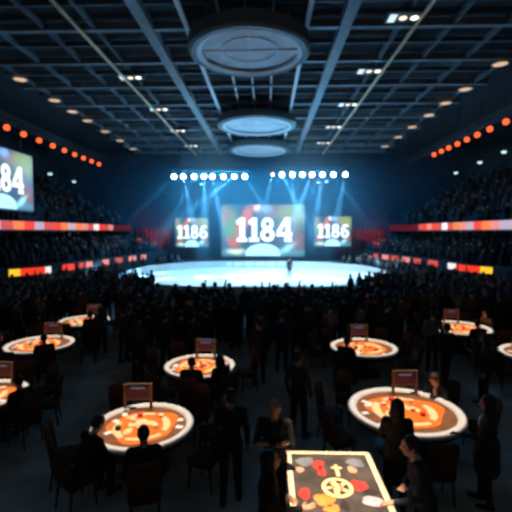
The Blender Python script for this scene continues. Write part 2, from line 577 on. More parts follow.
def eight():
    pts = []
    up, lo = (0.36, 0.735, 0.31, 0.265), (0.36, 0.285, 0.36, 0.285)
    a = [p for p in circ(*lo, n=60) if p[1] < 0.50]
    b = [p for p in circ(*up, n=60) if p[1] > 0.535]
    a.sort(key=lambda p: math.atan2(p[1] - 0.28, p[0] - 0.36) if math.atan2(p[1] - 0.28, p[0] - 0.36) < 1.571 and p[0] >= 0 else 0)
    lo_pts = [(0.36 + 0.36 * math.cos(R(t)), 0.285 + 0.285 * math.sin(R(t))) for t in range(-230, 51, 8)]
    up_pts = [(0.36 + 0.31 * math.cos(R(t)), 0.735 + 0.265 * math.sin(R(t))) for t in range(-42, 223, 8)]
    return lo_pts + up_pts


GL = {
    '1': (0.56, [[(0.03, 0), (0.55, 0), (0.55, 0.17), (0.44, 0.17), (0.44, 1.0), (0.22, 1.0), (0.0, 0.86), (0.03, 0.70), (0.17, 0.75), (0.17, 0.17), (0.03, 0.17)]]),
    '8': (0.76, [eight(), circ(0.36, 0.74, 0.10, 0.10), circ(0.36, 0.28, 0.13, 0.115)]),
    '4': (0.84, [[(0.40, 0), (0.78, 0), (0.78, 0.15), (0.70, 0.15), (0.70, 0.22), (0.80, 0.22), (0.80, 0.40), (0.70, 0.40), (0.70, 1.0), (0.42, 1.0), (0.0, 0.42), (0.0, 0.22), (0.45, 0.22), (0.45, 0.15), (0.40, 0.15)],
                 [(0.22, 0.40), (0.46, 0.40), (0.46, 0.74)]]),
    '6': (0.76, [[(0.36 + 0.36 * math.cos(R(t)), 0.31 + 0.31 * math.sin(R(t))) for t in range(-180, 121, 10)] + [(0.30, 0.62), (0.42, 0.80), (0.66, 0.78), (0.62, 0.96), (0.42, 1.0), (0.18, 0.92), (0.03, 0.65)],
                 circ(0.37, 0.30, 0.13, 0.13)]),
}


def digits(text, h, m, parent, name='number', depth=0.03):
    """text as flat lit lettering standing in the x-z plane, centred on x = 0, base at z = 0"""
    cu = bpy.data.curves.new(name, 'CURVE')
    cu.dimensions = '2D'
    cu.fill_mode = 'BOTH'
    cu.extrude = depth / h / 2
    total = sum(GL[c][0] for c in text) + 0.05 * (len(text) - 1)
    x = -total / 2
    for c in text:
        for loop in GL[c][1]:
            s_ = cu.splines.new('POLY')
            s_.points.add(len(loop) - 1)
            for p, (a, b) in zip(s_.points, loop):
                p.co = ((a + x) * h, b * h, 0, 1)
            s_.use_cyclic_u = True
        x += GL[c][0] + 0.05
    o = bpy.data.objects.new(name, cu)
    COL.objects.link(o)
    dg = bpy.context.evaluated_depsgraph_get()
    me = bpy.data.meshes.new_from_object(o.evaluated_get(dg))
    bpy.data.objects.remove(o)
    for v in me.vertices:
        v.co = (v.co.x, -v.co.z * h, v.co.y * 1.22)
    me.materials.clear()
    me.materials.append(m)
    o = bpy.data.objects.new(name, me)
    COL.objects.link(o)
    o.parent = parent
    return o


def screen_mat(name, base, blobs, strength, w, h):
    """a picture on a lit screen: soft coloured patches on the screen's own plane"""
    m = bpy.data.materials.new(name)
    m.use_nodes = True
    nt = m.node_tree
    N, L = nt.nodes, nt.links
    b = N['Principled BSDF']
    tc = N.new('ShaderNodeTexCoord')
    no = N.new('ShaderNodeTexNoise')
    no.inputs['Scale'].default_value = 9.0 / w
    no.inputs['Detail'].default_value = 3
    L.new(tc.outputs['Object'], no.inputs['Vector'])
    warp = N.new('ShaderNodeMixRGB')
    warp.blend_type = 'LINEAR_LIGHT'
    warp.inputs[0].default_value = 0.035 * w
    L.new(tc.outputs['Object'], warp.inputs[1])
    L.new(no.outputs['Color'], warp.inputs[2])
    cur = N.new('ShaderNodeRGB')
    cur.outputs[0].default_value = (*base, 1)
    cur = cur.outputs[0]
    for (u, v, ru, rv, rot, col, soft) in blobs:
        mp = N.new('ShaderNodeMapping')
        mp.vector_type = 'TEXTURE'
        mp.inputs['Location'].default_value = (u * w, 0, v * h)
        mp.inputs['Rotation'].default_value = (0, -R(rot), 0)
        mp.inputs['Scale'].default_value = (ru * w, 1000, rv * h)
        L.new(warp.outputs[0], mp.inputs['Vector'])
        ln = N.new('ShaderNodeVectorMath')
        ln.operation = 'LENGTH'
        L.new(mp.outputs[0], ln.inputs[0])
        mr = N.new('ShaderNodeMapRange')
        mr.interpolation_type = 'SMOOTHSTEP'
        mr.inputs['From Min'].default_value = 1.0 + soft
        mr.inputs['From Max'].default_value = 1.0 - soft
        L.new(ln.outputs['Value'], mr.inputs['Value'])
        mx = N.new('ShaderNodeMixRGB')
        L.new(mr.outputs[0], mx.inputs[0])
        L.new(cur, mx.inputs[1])
        mx.inputs[2].default_value = (*col, 1)
        cur = mx.outputs[0]
    b.inputs['Base Color'].default_value = (0.02, 0.02, 0.02, 1)
    b.inputs['Roughness'].default_value = 0.4
    L.new(cur, b.inputs['Emission Color'])
    b.inputs['Emission Strength'].default_value = strength
    return m


BLOBS = [(-0.38, 0.1, 0.10, 0.34, 15, (0.13, 0.34, 0.13), 0.8), (-0.44, 0.3, 0.08, 0.15, 0, (0.3, 0.22, 0.12), 0.8),
         (-0.22, 0.2, 0.06, 0.33, -28, (0.6, 0.13, 0.05), 0.6), (-0.36, -0.22, 0.07, 0.09, -30, (0.55, 0.10, 0.06), 0.7),
         (0.2, 0.36, 0.2, 0.12, 0, (0.24, 0.19, 0.11), 0.8), (0.36, 0.30, 0.17, 0.24, 30, (0.26, 0.33, 0.08), 0.7),
         (0.40, -0.2, 0.09, 0.16, 0, (0.24, 0.10, 0.09), 0.8), (0.3, 0.05, 0.12, 0.12, 0, (0.16, 0.14, 0.16), 0.8),
         (-0.07, 0.43, 0.045, 0.07, 0, (0.85, 0.75, 0.8), 0.6), (0.05, 0.43, 0.06, 0.07, 0, (0.22, 0.40, 0.9), 0.6),
         (0.0, -0.42, 0.46, 0.07, 0, (0.08, 0.35, 0.45), 0.7), (-0.33, -0.40, 0.09, 0.05, 0, (0.7, 0.8, 0.6), 0.7),
         (0.3, -0.33, 0.09, 0.06, 30, (0.35, 0.75, 0.85), 0.7)]
NUM = glow('screen_number', (0.92, 0.98, 1.0), 1.25)
DOME = glow('screen_dome', (0.55, 0.92, 1.0), 1.1)


def screen(x0, x1, z0, z1, y, text, label, strength=1.35, rot=0.0, origin=None, group='picture screens'):
    w, h = x1 - x0, z1 - z0
    t = tag(empty('video_screen', origin or ((x0 + x1) / 2, y, (z0 + z1) / 2), rot), label, 'screen', group)
    MB().box((0, 0.16, 0), (w + 0.14, 0.3, h + 0.14)).build('cabinet', M_BLACK, t)
    m = screen_mat('screen_picture', (0.045, 0.06, 0.085), BLOBS, strength, w, h)
    MB().box((0, -0.02, 0), (w, 0.06, h)).build('picture', m, t)
    nb = digits(text, h * 0.38, NUM, t)
    nb.location = (0.02 * w, -0.07, -0.215 * h)
    dm = MB()
    pts = [(0.17 * w * 1.25 * math.cos(R(a)), h * 0.235 * math.sin(R(a)) ** 0.8) for a in range(0, 181, 10)]
    n = len(pts)
    dm.add([(a, -0.06, b) for a, b in pts] + [(a, -0.04, b) for a, b in pts], [tuple(range(n)), tuple(range(2 * n - 1, n - 1, -1))] + [(i, n + i, n + (i + 1) % n, (i + 1) % n) for i in range(n)])
    d = dm.build('dome_graphic', DOME, t)
    d.location = (0.0, 0, -0.485 * h)
    return t


s1 = screen(-5.35, 4.4, 1.1, 7.2, 47.0, '1184', 'huge middle video screen showing a white number above the stage')
s2 = screen(-10.8, -6.9, 2.2, 5.65, 47.0, '1186', 'small video screen left of the huge middle screen')
s3 = screen(5.5, 9.8, 2.3, 5.8, 47.0, '1186', 'small video screen right of the huge middle screen')
s4 = screen(-3.1, 3.1, 5.4, 9.0, 0, '1184', 'large side video screen on the left stand, cut off by the picture edge', 1.35, R(90), (-15.6, 23.3, 7.2))
for s_, xs, zt in ((s1, (-4, 4), 3.0), (s2, (-1.5, 1.5), 1.7), (s3, (-1.5, 1.5), 1.75), (s4, (-2.2, 2.2), 1.8)):
    top = (10.82 if s_ is s4 else CZ + 0.5) - s_.location.z
    for x in xs:
        MB().bar((x, 0.16, zt), (x, 0.16, top), 0.04, 6).build('hanging_cable', M_BLACK, s_)

# stage lamp rows
LENS = glow('stage_lens', (0.86, 0.95, 1.0), 14.0)
LENSW = glow('stage_lens_warm', (1.0, 0.80, 0.55), 5.0)
YS = 42.0
rows = {
    'left': (176.6, [(174, 128, 222, 0), (183.2, 196, 236, 1), (194.3, 160, 240, 0), (204, 205, 236, 1), (212.3, 226, 242, 1), (223.6, 196, 226, 0), (234.3, 180, 218, 1), (244.7, 268, 214, 0)]),
    'right': (174.6, [(272.7, 262, 216, 0), (281.9, 306, 222, 1), (292.5, 296, 230, 0), (302.4, 332, 222, 0), (312, 286, 240, 1), (322.5, 312, 240, 1), (333.5, 362, 215, 0), (345.2, 334, 232, 1)]),
}
for side, (py, lamps) in rows.items():
    a, b = on_y(lamps[0][0] - 5, py, YS), on_y(lamps[-1][0] + 5, py, YS)
    o = tag(truss('stage_truss', (a.x, YS, a.z + 0.75), (b.x, YS, b.z + 0.75), 0.4, M_BLACK), 'dark horizontal truss holding the %s row of bright stage lamps' % side, 'truss')
    for f in ((0.08, 0.62) if side == 'left' else (0.42, 0.92)):
        p = a.lerp(b, f)
        MB().bar((p.x, YS, p.z + 0.95), (p.x, YS, CZ + 0.06), 0.03, 6).build('drop_rod', M_BLACK, o)
    for k, (px, tx, ty, strong) in enumerate(lamps):
        p = on_y(px, py, YS)
        q = on_y(tx, ty, 37.5)
        aim = (q - p).normalized()
        t = tag(empty('stage_lamp', p), '%s dazzling white stage lamp from the left in the %s hanging row' % (['first', 'second', 'third', 'fourth', 'fifth', 'sixth', 'seventh', 'eighth'][k], side), 'stage lamp', 'stage lamps in two hanging rows')
        warm = (side == 'right' and k == 0)
        face = Vector((-p.x * 0.6, -36, -6)).normalized()
        hs = MB().bar(-face * 0.45, face * 0.0, 0.18, 16, 0.27).build('housing', M_BLACK, t)
        MB().bar(face * 0.0, face * 0.05, 0.17 if warm else 0.25, 20).build('lens', LENSW if warm else LENS, hs)
        MB().bar((0, 0.1, 0.2), (0, 0, 0.6), 0.03, 6).build('yoke', M_BLACK, t)
        spot('stage_beam', p + aim * 0.35, q, LIGHT_K['beam'] * (1.0 if strong else 0.45), 10.5 if strong else 9.0, (0.2, 0.58, 1.0), 0.9, 0.08)
for k, (px, py, sd) in enumerate(((201.5, 183, 'left'), (318.5, 181, 'right'), (326.5, 180.2, 'right'))):
    p = on_y(px, py, 42.6)
    t = tag(empty('small_stage_lamp', p), ['small pale stage lamp hanging under the left lamp row', 'left one of two small pale stage lamps under the right row', 'right one of two small pale stage lamps under the right row'][k], 'stage lamp')
    MB().lathe([(0.2, -0.12), (0.24, 0.0), (0.16, 0.2)], 16).build('housing', M_BLACK, t)
    MB().lathe([(0.0001, -0.2), (0.2, -0.16), (0.2, -0.12)], 16).build('lens', glow('small_stage_lens', (0.6, 0.9, 1.0), 2.5), t)
    MB().bar((0, -0.05, 0.18), (0, -0.5, 1.0), 0.025, 6).build('arm', M_BLACK, t)
# follow spots from the upper stands
spot('stage_beam', (-15.5, 37.5, 9.0), on_y(150, 258, 38.0), LIGHT_K['beam'] * 0.35, 9, (0.14, 0.55, 1.0), 0.6, 0.1)
spot('stage_beam', (13.5, 36.0, 8.6), on_y(385, 256, 38.0), LIGHT_K['beam'] * 0.35, 9, (0.14, 0.55, 1.0), 0.6, 0.1)

# stage haze
hz = bpy.data.materials.new('haze')
hz.use_nodes = True
nt = hz.node_tree
nt.nodes.clear()
out = nt.nodes.new('ShaderNodeOutputMaterial')
vsn = nt.nodes.new('ShaderNodeVolumeScatter')
vsn.inputs['Color'].default_value = (0.5, 0.86, 1.0, 1)
vsn.inputs['Anisotropy'].default_value = 0.1
tc = nt.nodes.new('ShaderNodeTexCoord')
mp = nt.nodes.new('ShaderNodeMapping')
mp.vector_type = 'TEXTURE'
mp.inputs['Location'].default_value = (-1, 43, 6.5)
mp.inputs['Scale'].default_value = (15.5, 19, 8.5)
ln = nt.nodes.new('ShaderNodeVectorMath')
ln.operation = 'LENGTH'
mr = nt.nodes.new('ShaderNodeMapRange')
mr.interpolation_type = 'SMOOTHSTEP'
for k_, v_ in (('From Min', 1.0), ('From Max', 0.1), ('To Min', 0.0), ('To Max', 0.016)):
    mr.inputs[k_].default_value = v_
nt.links.new(tc.outputs['Object'], mp.inputs['Vector'])
nt.links.new(mp.outputs[0], ln.inputs[0])
nt.links.new(ln.outputs['Value'], mr.inputs['Value'])
nt.links.new(mr.outputs[0], vsn.inputs['Density'])
nt.links.new(vsn.outputs[0], out.inputs['Volume'])
h = MB().box((-1, 36.8, 6.7), (31, 25.8, 13.3)).build('haze', hz)
tag(h, 'thin blue lit haze hanging over the stage and rink', 'haze', kind='stuff')


# ------------------------------------------------------------------ people
class Field:
    def __init__(s, lo, hi, h):
        s.h = h
        s.lo = np.array(lo, float)
        n = np.ceil((np.array(hi) - s.lo) / h).astype(int) + 1
        s.F = np.full(n, 9.0)
        s.H = np.full(n, 9.0)
        s.T = np.zeros(n, np.int8)
        s.ax = [s.lo[i] + h * np.arange(n[i]) for i in range(3)]

    def put(s, fn, lo, hi, t, k, cut=False):
        m = 0.05
        a = [max(0, int((lo[i] - m - s.lo[i]) / s.h)) for i in range(3)]
        b = [min(s.F.shape[i], int((hi[i] + m - s.lo[i]) / s.h) + 2) for i in range(3)]
        if any(b[i] <= a[i] for i in range(3)):
            return
        sl = tuple(slice(a[i], b[i]) for i in range(3))
        X, Y, Z = np.meshgrid(*[s.ax[i][a[i]:b[i]] for i in range(3)], indexing='ij')
        d = fn(X, Y, Z)
        F = s.F[sl]
        if cut:
            s.F[sl] = np.maximum(F, -d)
            return
        hh = np.clip(0.5 + 0.5 * (F - d) / k, 0, 1)
        s.F[sl] = np.minimum(F * (1 - hh) + d * hh - k * hh * (1 - hh), F)
        Hc = s.H[sl]
        w = d < Hc
        s.H[sl] = np.where(w, d, Hc)
        s.T[sl] = np.where(w, t, s.T[sl])

    def cap(s, p, q, r0, r1, t, k=0.025, flat=None):
        p, q = np.array(p, float), np.array(q, float)
        ab = q - p
        L = max(float(ab @ ab), 1e-9)

        def fn(X, Y, Z):
            u = np.clip(((X - p[0]) * ab[0] + (Y - p[1]) * ab[1] + (Z - p[2]) * ab[2]) / L, 0, 1)
            dx, dy, dz = X - p[0] - u * ab[0], Y - p[1] - u * ab[1], Z - p[2] - u * ab[2]
            return np.sqrt(dx * dx + dy * dy + dz * dz) - (r0 + (r1 - r0) * u)
        r = max(r0, r1)
        s.put(fn, np.minimum(p, q) - r, np.maximum(p, q) + r, t, k)

    def ell(s, c, r, Rm, t, k=0.025, cut=False):
        c = np.array(c, float)
        r = np.array(r, float)
        A = np.array(Rm.transposed()) if Rm is not None else np.eye(3)

        def fn(X, Y, Z):
            dx, dy, dz = X - c[0], Y - c[1], Z - c[2]
            l = [(A[i, 0] * dx + A[i, 1] * dy + A[i, 2] * dz) for i in range(3)]
            k0 = np.sqrt(sum((l[i] / r[i]) ** 2 for i in range(3)))
            k1 = np.sqrt(sum((l[i] / r[i] ** 2) ** 2 for i in range(3))) + 1e-9
            return k0 * (k0 - 1) / k1
        R_ = max(r)
        s.put(fn, c - R_, c + R_, t, k, cut)

    def mesh(s, name, mats):
        F, h = s.F, s.h
        S = F < 0
        nx, ny, nz = F.shape
        acc = np.zeros((nx - 1, ny - 1, nz - 1, 3))
        cnt = np.zeros((nx - 1, ny - 1, nz - 1))
        cor = [(i, j, k) for i in (0, 1) for j in (0, 1) for k in (0, 1)]

        def sub(A, c):
            return A[c[0]:nx - 1 + c[0], c[1]:ny - 1 + c[1], c[2]:nz - 1 + c[2]]
        for a in cor:
            for ax in range(3):
                if a[ax]:
                    continue
                b = list(a)
                b[ax] = 1
                fa, fb = sub(F, a), sub(F, b)
                x = (fa < 0) != (fb < 0)
                den = np.where(x, fa - fb, 1)
                u = np.where(x, fa / den, 0)
                for d in range(3):
                    acc[..., d] += np.where(x, a[d] + (u if d == ax else 0), 0)
                cnt += x
        act = cnt > 0
        idx = -np.ones(act.shape, int)
        idx[act] = np.arange(act.sum())
        I = np.argwhere(act)
        V = s.lo + h * (I + acc[act] / cnt[act][:, None])
        quads = []
        tags = []
        for ax in range(3):
            o1, o2 = [(1, 2), (2, 0), (0, 1)][ax]
            A = np.take(S, range(0, S.shape[ax] - 1), ax)
            B = np.take(S, range(1, S.shape[ax]), ax)
            E = np.argwhere(A != B)
            E = E[(E[:, o1] > 0) & (E[:, o2] > 0) & (E[:, o1] < act.shape[o1]) & (E[:, o2] < act.shape[o2])]
            e1, e2 = np.zeros(3, int), np.zeros(3, int)
            e1[o1], e2[o2] = 1, 1
            g = lambda Q: idx[Q[:, 0], Q[:, 1], Q[:, 2]]
            q = np.stack([g(E - e1 - e2), g(E - e2), g(E), g(E - e1)], 1)
            fl = ~A[E[:, 0], E[:, 1], E[:, 2]]
            q[fl] = q[fl][:, ::-1]
            quads.append(q)
            tags.append(s.T[E[:, 0], E[:, 1], E[:, 2]])
        Q = np.concatenate(quads)
        T = np.concatenate(tags)
        me = bpy.data.meshes.new(name)
        me.from_pydata(V.tolist(), [], Q.tolist())
        for m in mats:
            me.materials.append(m)
        me.polygons.foreach_set('material_index', T.astype(np.int32))
        me.polygons.foreach_set('use_smooth', np.ones(len(T), bool))
        me.update()
        return me


# material slots of a body: 0 skin, 1 top, 2 trousers, 3 shoes, 4 eyes, 5 lips, 6 inner shirt
ARMS = {   # elbow and wrist for a standing figure facing +Y, right side; x is mirrored for the left
    'down': ((0.245, -0.03, 1.15), (0.25, 0.05, 0.90)),
    'back': ((0.27, -0.1, 1.17), (0.12, -0.16, 0.98)),
    'raised': ((0.27, 0.10, 1.62), (0.20, 0.14, 1.90)),
    'high': ((0.24, 0.06, 1.70), (0.27, 0.04, 1.96)),
    'phone': ((0.23, 0.10, 1.17), (0.09, 0.30, 1.30)),
    'folded': ((0.25, 0.06, 1.16), (-0.05, 0.20, 1.22)),
    'reach': ((0.24, 0.20, 1.20), (0.17, 0.44, 1.13)),
    'rest': ((0.25, 0.09, 1.16), (0.20, 0.34, 1.14)),
    'hip': ((0.36, -0.06, 1.20), (0.20, 0.05, 1.04)),
}


def figure(name, arms=('down', 'down'), seated=False, lean=0.0, turn=0.0, nod=0.0, tops=None, skin=0, hair='short', haircol=0, woman=False, coat=False,
           height=1.75, stride=0.06, shirt=False, res=0.0115, trou=None):
    up_dz = -0.42 if seated else 0.0
    hip_z = 0.93 + up_dz
    piv = Vector((0, 0, hip_z))
    LR = Matrix.Rotation(-R(lean), 3, 'X')
    w = 0.9 if woman else 1.0

    def U(x, y, z):       # torso frame to figure frame
        return piv + LR @ (Vector((x, y, z + up_dz)) - piv)
    top = U(0, 0, 1.75)
    hi_z = 2.12 + up_dz
    f = Field((-0.62, -0.55 if not seated else -0.5, -0.02), (0.62, 1.0, hi_z if ('raised' in arms or 'high' in arms) else 1.84 + up_dz), res)
    # torso
    f.ell(U(0, 0, 0.97), (0.168 * (1.0 if woman else 0.97), 0.125, 0.14), LR, 2 if not coat else 1)
    f.ell(U(0, 0.005, 1.10), (0.148 * w, 0.115, 0.17), LR, 1, 0.05)
    f.ell(U(0, 0.0, 1.28), (0.178 * w, 0.128, 0.19), LR, 1, 0.05)
    f.cap(U(-0.165 * w, -0.01, 1.425), U(0.165 * w, -0.01, 1.425), 0.062, 0.062, 1, 0.05)
    f.cap(U(0, -0.01, 1.44), U(0, 0.01, 1.57), 0.056, 0.05, 0, 0.03)
    if shirt:
        f.ell(U(0, 0.075, 1.32), (0.05, 0.065, 0.14), LR, 6, 0.01)
    if coat:
        f.cap(U(0, 0, 1.0), (0, 0.0, 0.62) if not seated else U(0, 0, 0.98), 0.175, 0.19, 1, 0.05)
    # head
    HR = LR @ Matrix.Rotation(R(turn), 3, 'Z') @ Matrix.Rotation(R(nod) * -1, 3, 'X')
    hc = U(0, 0.02, 1.635)

    def Hh(x, y, z):
        return hc + HR @ Vector((x, y, z))
    f.ell(Hh(0, 0, 0.01), (0.077, 0.096, 0.108), HR, 0, 0.03)
    f.ell(Hh(0, 0.028, -0.055), (0.056, 0.064, 0.062), HR, 0, 0.03)
    f.cap(Hh(0, 0.094, 0.012), Hh(0, 0.113, -0.022), 0.010, 0.016, 0, 0.01)
    for sx in (-1, 1):
        f.ell(Hh(sx * 0.079, -0.006, -0.005), (0.012, 0.022, 0.032), HR, 0, 0.01)
        f.ell(Hh(sx * 0.032, 0.084, 0.014), (0.015, 0.011, 0.010), HR, 4, 0.004)
        f.cap(Hh(sx * 0.015, 0.094, 0.034), Hh(sx * 0.05, 0.082, 0.036), 0.009, 0.007, 0, 0.01)
    f.ell(Hh(0, 0.088, -0.058), (0.026, 0.012, 0.009), HR, 5, 0.006)
    # legs
    for sx in (-1, 1):
        hp = Vector((sx * 0.09, 0, hip_z))
        if seated:
            kn = Vector((sx * 0.13, 0.43, 0.52))
            an = Vector((sx * 0.13, 0.40, 0.09))
        else:
            kn = Vector((sx * 0.10, 0.03 + sx * stride * 0.5, 0.50))
            an = Vector((sx * 0.115, sx * stride, 0.085))
        f.cap(hp, kn, 0.094, 0.066, 2, 0.04)
        f.cap(kn, an, 0.066, 0.05, 2, 0.02)
        f.cap(an, an + Vector((0, 0, -0.01)), 0.052, 0.055, 2, 0.01)
        f.cap(an + Vector((0, -0.035, -0.045)), an + Vector((sx * 0.02, 0.17, -0.052)), 0.040, 0.033, 3, 0.015)
    # arms and hands
    for sx, pose in ((-1, arms[0]), (1, arms[1])):
        e, wr = ARMS[pose]
        sh = U(sx * 0.19 * w, -0.01, 1.42)
        el = U(sx * e[0] * w, e[1], e[2])
        wp = U(sx * wr[0] * (w if wr[0] > 0 else 1), wr[1], wr[2])
        f.cap(sh, el, 0.058, 0.046, 1, 0.03)
        f.cap(el, wp, 0.046, 0.034, 1, 0.015)
        d = (wp - el).normalized()
        f.cap(wp, wp + d * 0.03, 0.027, 0.027, 0, 0.01)
        upv = Vector((0, 0, 1)) if abs(d.z) < 0.8 else Vector((0, 1, 0))
        side = d.cross(upv).normalized() * (1 if sx > 0 else -1)
        if abs(d.z) >= 0.8:                      # hanging or raised: the palm faces the thigh or the front
            side = Vector((0, 1, 0)) if pose in ('down',) else Vector((-sx, 0, 0))
            side = (side - d * side.dot(d)).normalized()
        else:
            side = Vector((-side.x, -side.y, -side.z)) if side.x * sx > 0 else side
        nrm = d.cross(side).normalized()
        if pose == 'down':
            nrm = nrm if nrm.x * sx < 0 else -nrm
        Rm = Matrix((side, d, nrm)).transposed()
        f.ell(wp + d * 0.075, (0.042, 0.055, 0.019), Rm, 0, 0.012)
        kn0 = wp + d * 0.115
        for i, L in enumerate((0.070, 0.080, 0.074, 0.058)):
            off = side * (0.0315 - 0.021 * i)
            b = kn0 + off
            mid = b + d * L * 0.55 + nrm * 0.006 + off * 0.12
            tip = mid + d * L * 0.42 + nrm * 0.022 + off * 0.05
            f.cap(b - d * 0.02, mid, 0.0095, 0.0088, 0, 0.004)
            f.cap(mid, tip, 0.0088, 0.0075, 0, 0.004)
        tb = wp + d * 0.045 + side * 0.032
        tm = tb + side * 0.028 + d * 0.03 + nrm * 0.008
        f.cap(tb, tm, 0.0115, 0.0105, 0, 0.006)
        f.cap(tm, tm + d * 0.032 + side * 0.006 + nrm * 0.008, 0.0105, 0.0085, 0, 0.004)
    me = f.mesh(name, [SKIN[skin], tops or TOPS[0], trou or M_TROU, M_SHOE, M_EYE, M_LIP, M_WHITEC])
    hm = None
    if hair != 'bald':
        g = Field(hc - Vector((0.22, 0.26, 0.45)), hc + Vector((0.22, 0.26, 0.2)), 0.0115)
        g.ell(Hh(0, -0.012, 0.022), (0.089, 0.103, 0.115), HR, 0)
        if hair == 'long':
            g.ell(Hh(0, -0.075, -0.10), (0.10, 0.05, 0.2), HR, 0, 0.04)
            for sx in (-1, 1):
                g.ell(Hh(sx * 0.082, -0.01, -0.09), (0.026, 0.055, 0.17), HR, 0, 0.03)
        if hair == 'bun':
            g.ell(Hh(0, -0.11, 0.06), (0.045, 0.045, 0.045), HR, 0, 0.02)
        g.ell(Hh(0, 0.10, -0.045), (0.077 if hair == 'long' else 0.1, 0.085, 0.125), HR, 0, cut=True)
        if hair != 'long':
            g.ell(Hh(0, 0.0, -0.14), (0.13, 0.13, 0.10), HR, 0, cut=True)
        hm = g.mesh(name + '_hair', [HAIR[haircol]])
    return (me, hm, height / 1.75)


def put_person(fig, x, y, rz, label, group=None, z=0.0, top=None, s=1.0):
    me, hm, sc = fig
    o = bpy.data.objects.new('person', me)
    COL.objects.link(o)
    o.location = (x, y, z)
    o.rotation_euler = (0, 0, rz)
    o.scale = (sc * s,) * 3
    if hm:
        h_ = bpy.data.objects.new('hair', hm)
        COL.objects.link(h_)
        h_.parent = o
    if top:
        o.material_slots[1].link = 'OBJECT'
        o.material_slots[1].material = top
    return tag(o, label, 'person', group)


def face_to(x, y, tx, ty):
    return math.atan2(-(tx - x), ty - y)


# ------------------------------------------------------------------ tables
def make_table():
    t = empty('game_table')
    MB().lathe([(0.83, 0.735), (0.86, 0.785), (0.92, 0.80), (0.97, 0.79), (1.0, 0.765), (1.0, 0.725), (0.95, 0.70), (0.83, 0.70)], 72, closed=True).build('rail', M_RAIL, t, smooth=True)
    MB().lathe([(0.0001, 0.71), (0.85, 0.71), (0.85, 0.752), (0.0001, 0.752)], 72).build('felt', M_FELT, t)
    pts = []
    for i in range(72):
        a = 2 * math.pi * i / 72
        r = 0.63 + 0.05 * math.sin(3 * a + 0.6) + 0.035 * math.sin(5 * a)
        pts.append((r * 1.05 * math.cos(a), r * math.sin(a) - 0.02))
    MB().prism(pts, 0.7525, 0.756).build('playing_field', M_FIELD, t)
    # printed cream crescents and lozenges on the field
    for (cx, cy, rx, ry, rot) in ((-0.08, 0.16, 0.20, 0.12, 20), (0.15, 0.05, 0.14, 0.09, -35), (-0.3, -0.12, 0.13, 0.08, 60)):
        p = [(cx + rx * math.cos(a) * math.cos(R(rot)) - ry * math.sin(a) * math.sin(R(rot)), cy + rx * math.cos(a) * math.sin(R(rot)) + ry * math.sin(a) * math.cos(R(rot))) for a in [2 * math.pi * i / 24 for i in range(24)]]
        MB().prism(p, 0.7565, 0.7585).build('printed_spot', M_CREAM, t)
    for a0, a1, r0, r1 in ((-45, 30, 0.38, 0.53), (140, 215, 0.42, 0.57), (225, 300, 0.44, 0.56), (55, 120, 0.46, 0.57)):
        st = [R(a0 + (a1 - a0) * i / 14) for i in range(15)]
        p = [(r1 * math.cos(a), r1 * math.sin(a) - 0.02) for a in st] + [((r0 + (r1 - r0) * 0.3 * abs(i - 7) / 7) * math.cos(a), (r0 + (r1 - r0) * 0.3 * abs(i - 7) / 7) * math.sin(a) - 0.02) for i, a in list(enumerate(st))[::-1]]
        MB().prism(p, 0.7565, 0.7585).build('printed_arc', M_CREAM, t)
    MB().lathe([(0.90, 0.70), (0.93, 0.62), (0.88, 0.58), (0.5, 0.56), (0.5, 0.70)], 56, closed=True).build('apron', M_DARKW, t, smooth=True)
    MB().lathe([(0.14, 0.06), (0.12, 0.2), (0.16, 0.45), (0.3, 0.57)], 28).build('pedestal', M_DARKW, t, smooth=True)
    MB().lathe([(0.5, 0.0), (0.5, 0.03), (0.42, 0.06), (0.14, 0.08)], 40).build('base', M_DARKW, t)
    return t


def make_stand():
    t = empty('display_frame')
    for sx in (-1, 1):
        po = MB().box((sx * 0.24, 0, 0.25), (0.05, 0.05, 0.50)).build('post', M_WOOD, t)
        MB().box((sx * 0.24, 0, 0.012), (0.10, 0.14, 0.024)).build('foot', M_WOOD, po)
    MB().box((0, 0, 0.49), (0.43, 0.045, 0.03)).build('top_bar', M_WOOD, t)
    MB().box((0, 0, 0.20), (0.43, 0.04, 0.02)).build('lower_bar', M_WOOD, t)
    ds = MB().box((0, 0, 0.33), (0.40, 0.03, 0.22)).build('display', glow('display_maroon', (0.10, 0.014, 0.02), 0.2), t)
    MB().box((0, -0.018, 0.42), (0.26, 0.008, 0.03)).build('caption_bar', glow('display_blue', (0.2, 0.25, 0.45), 0.3), ds)
    return t


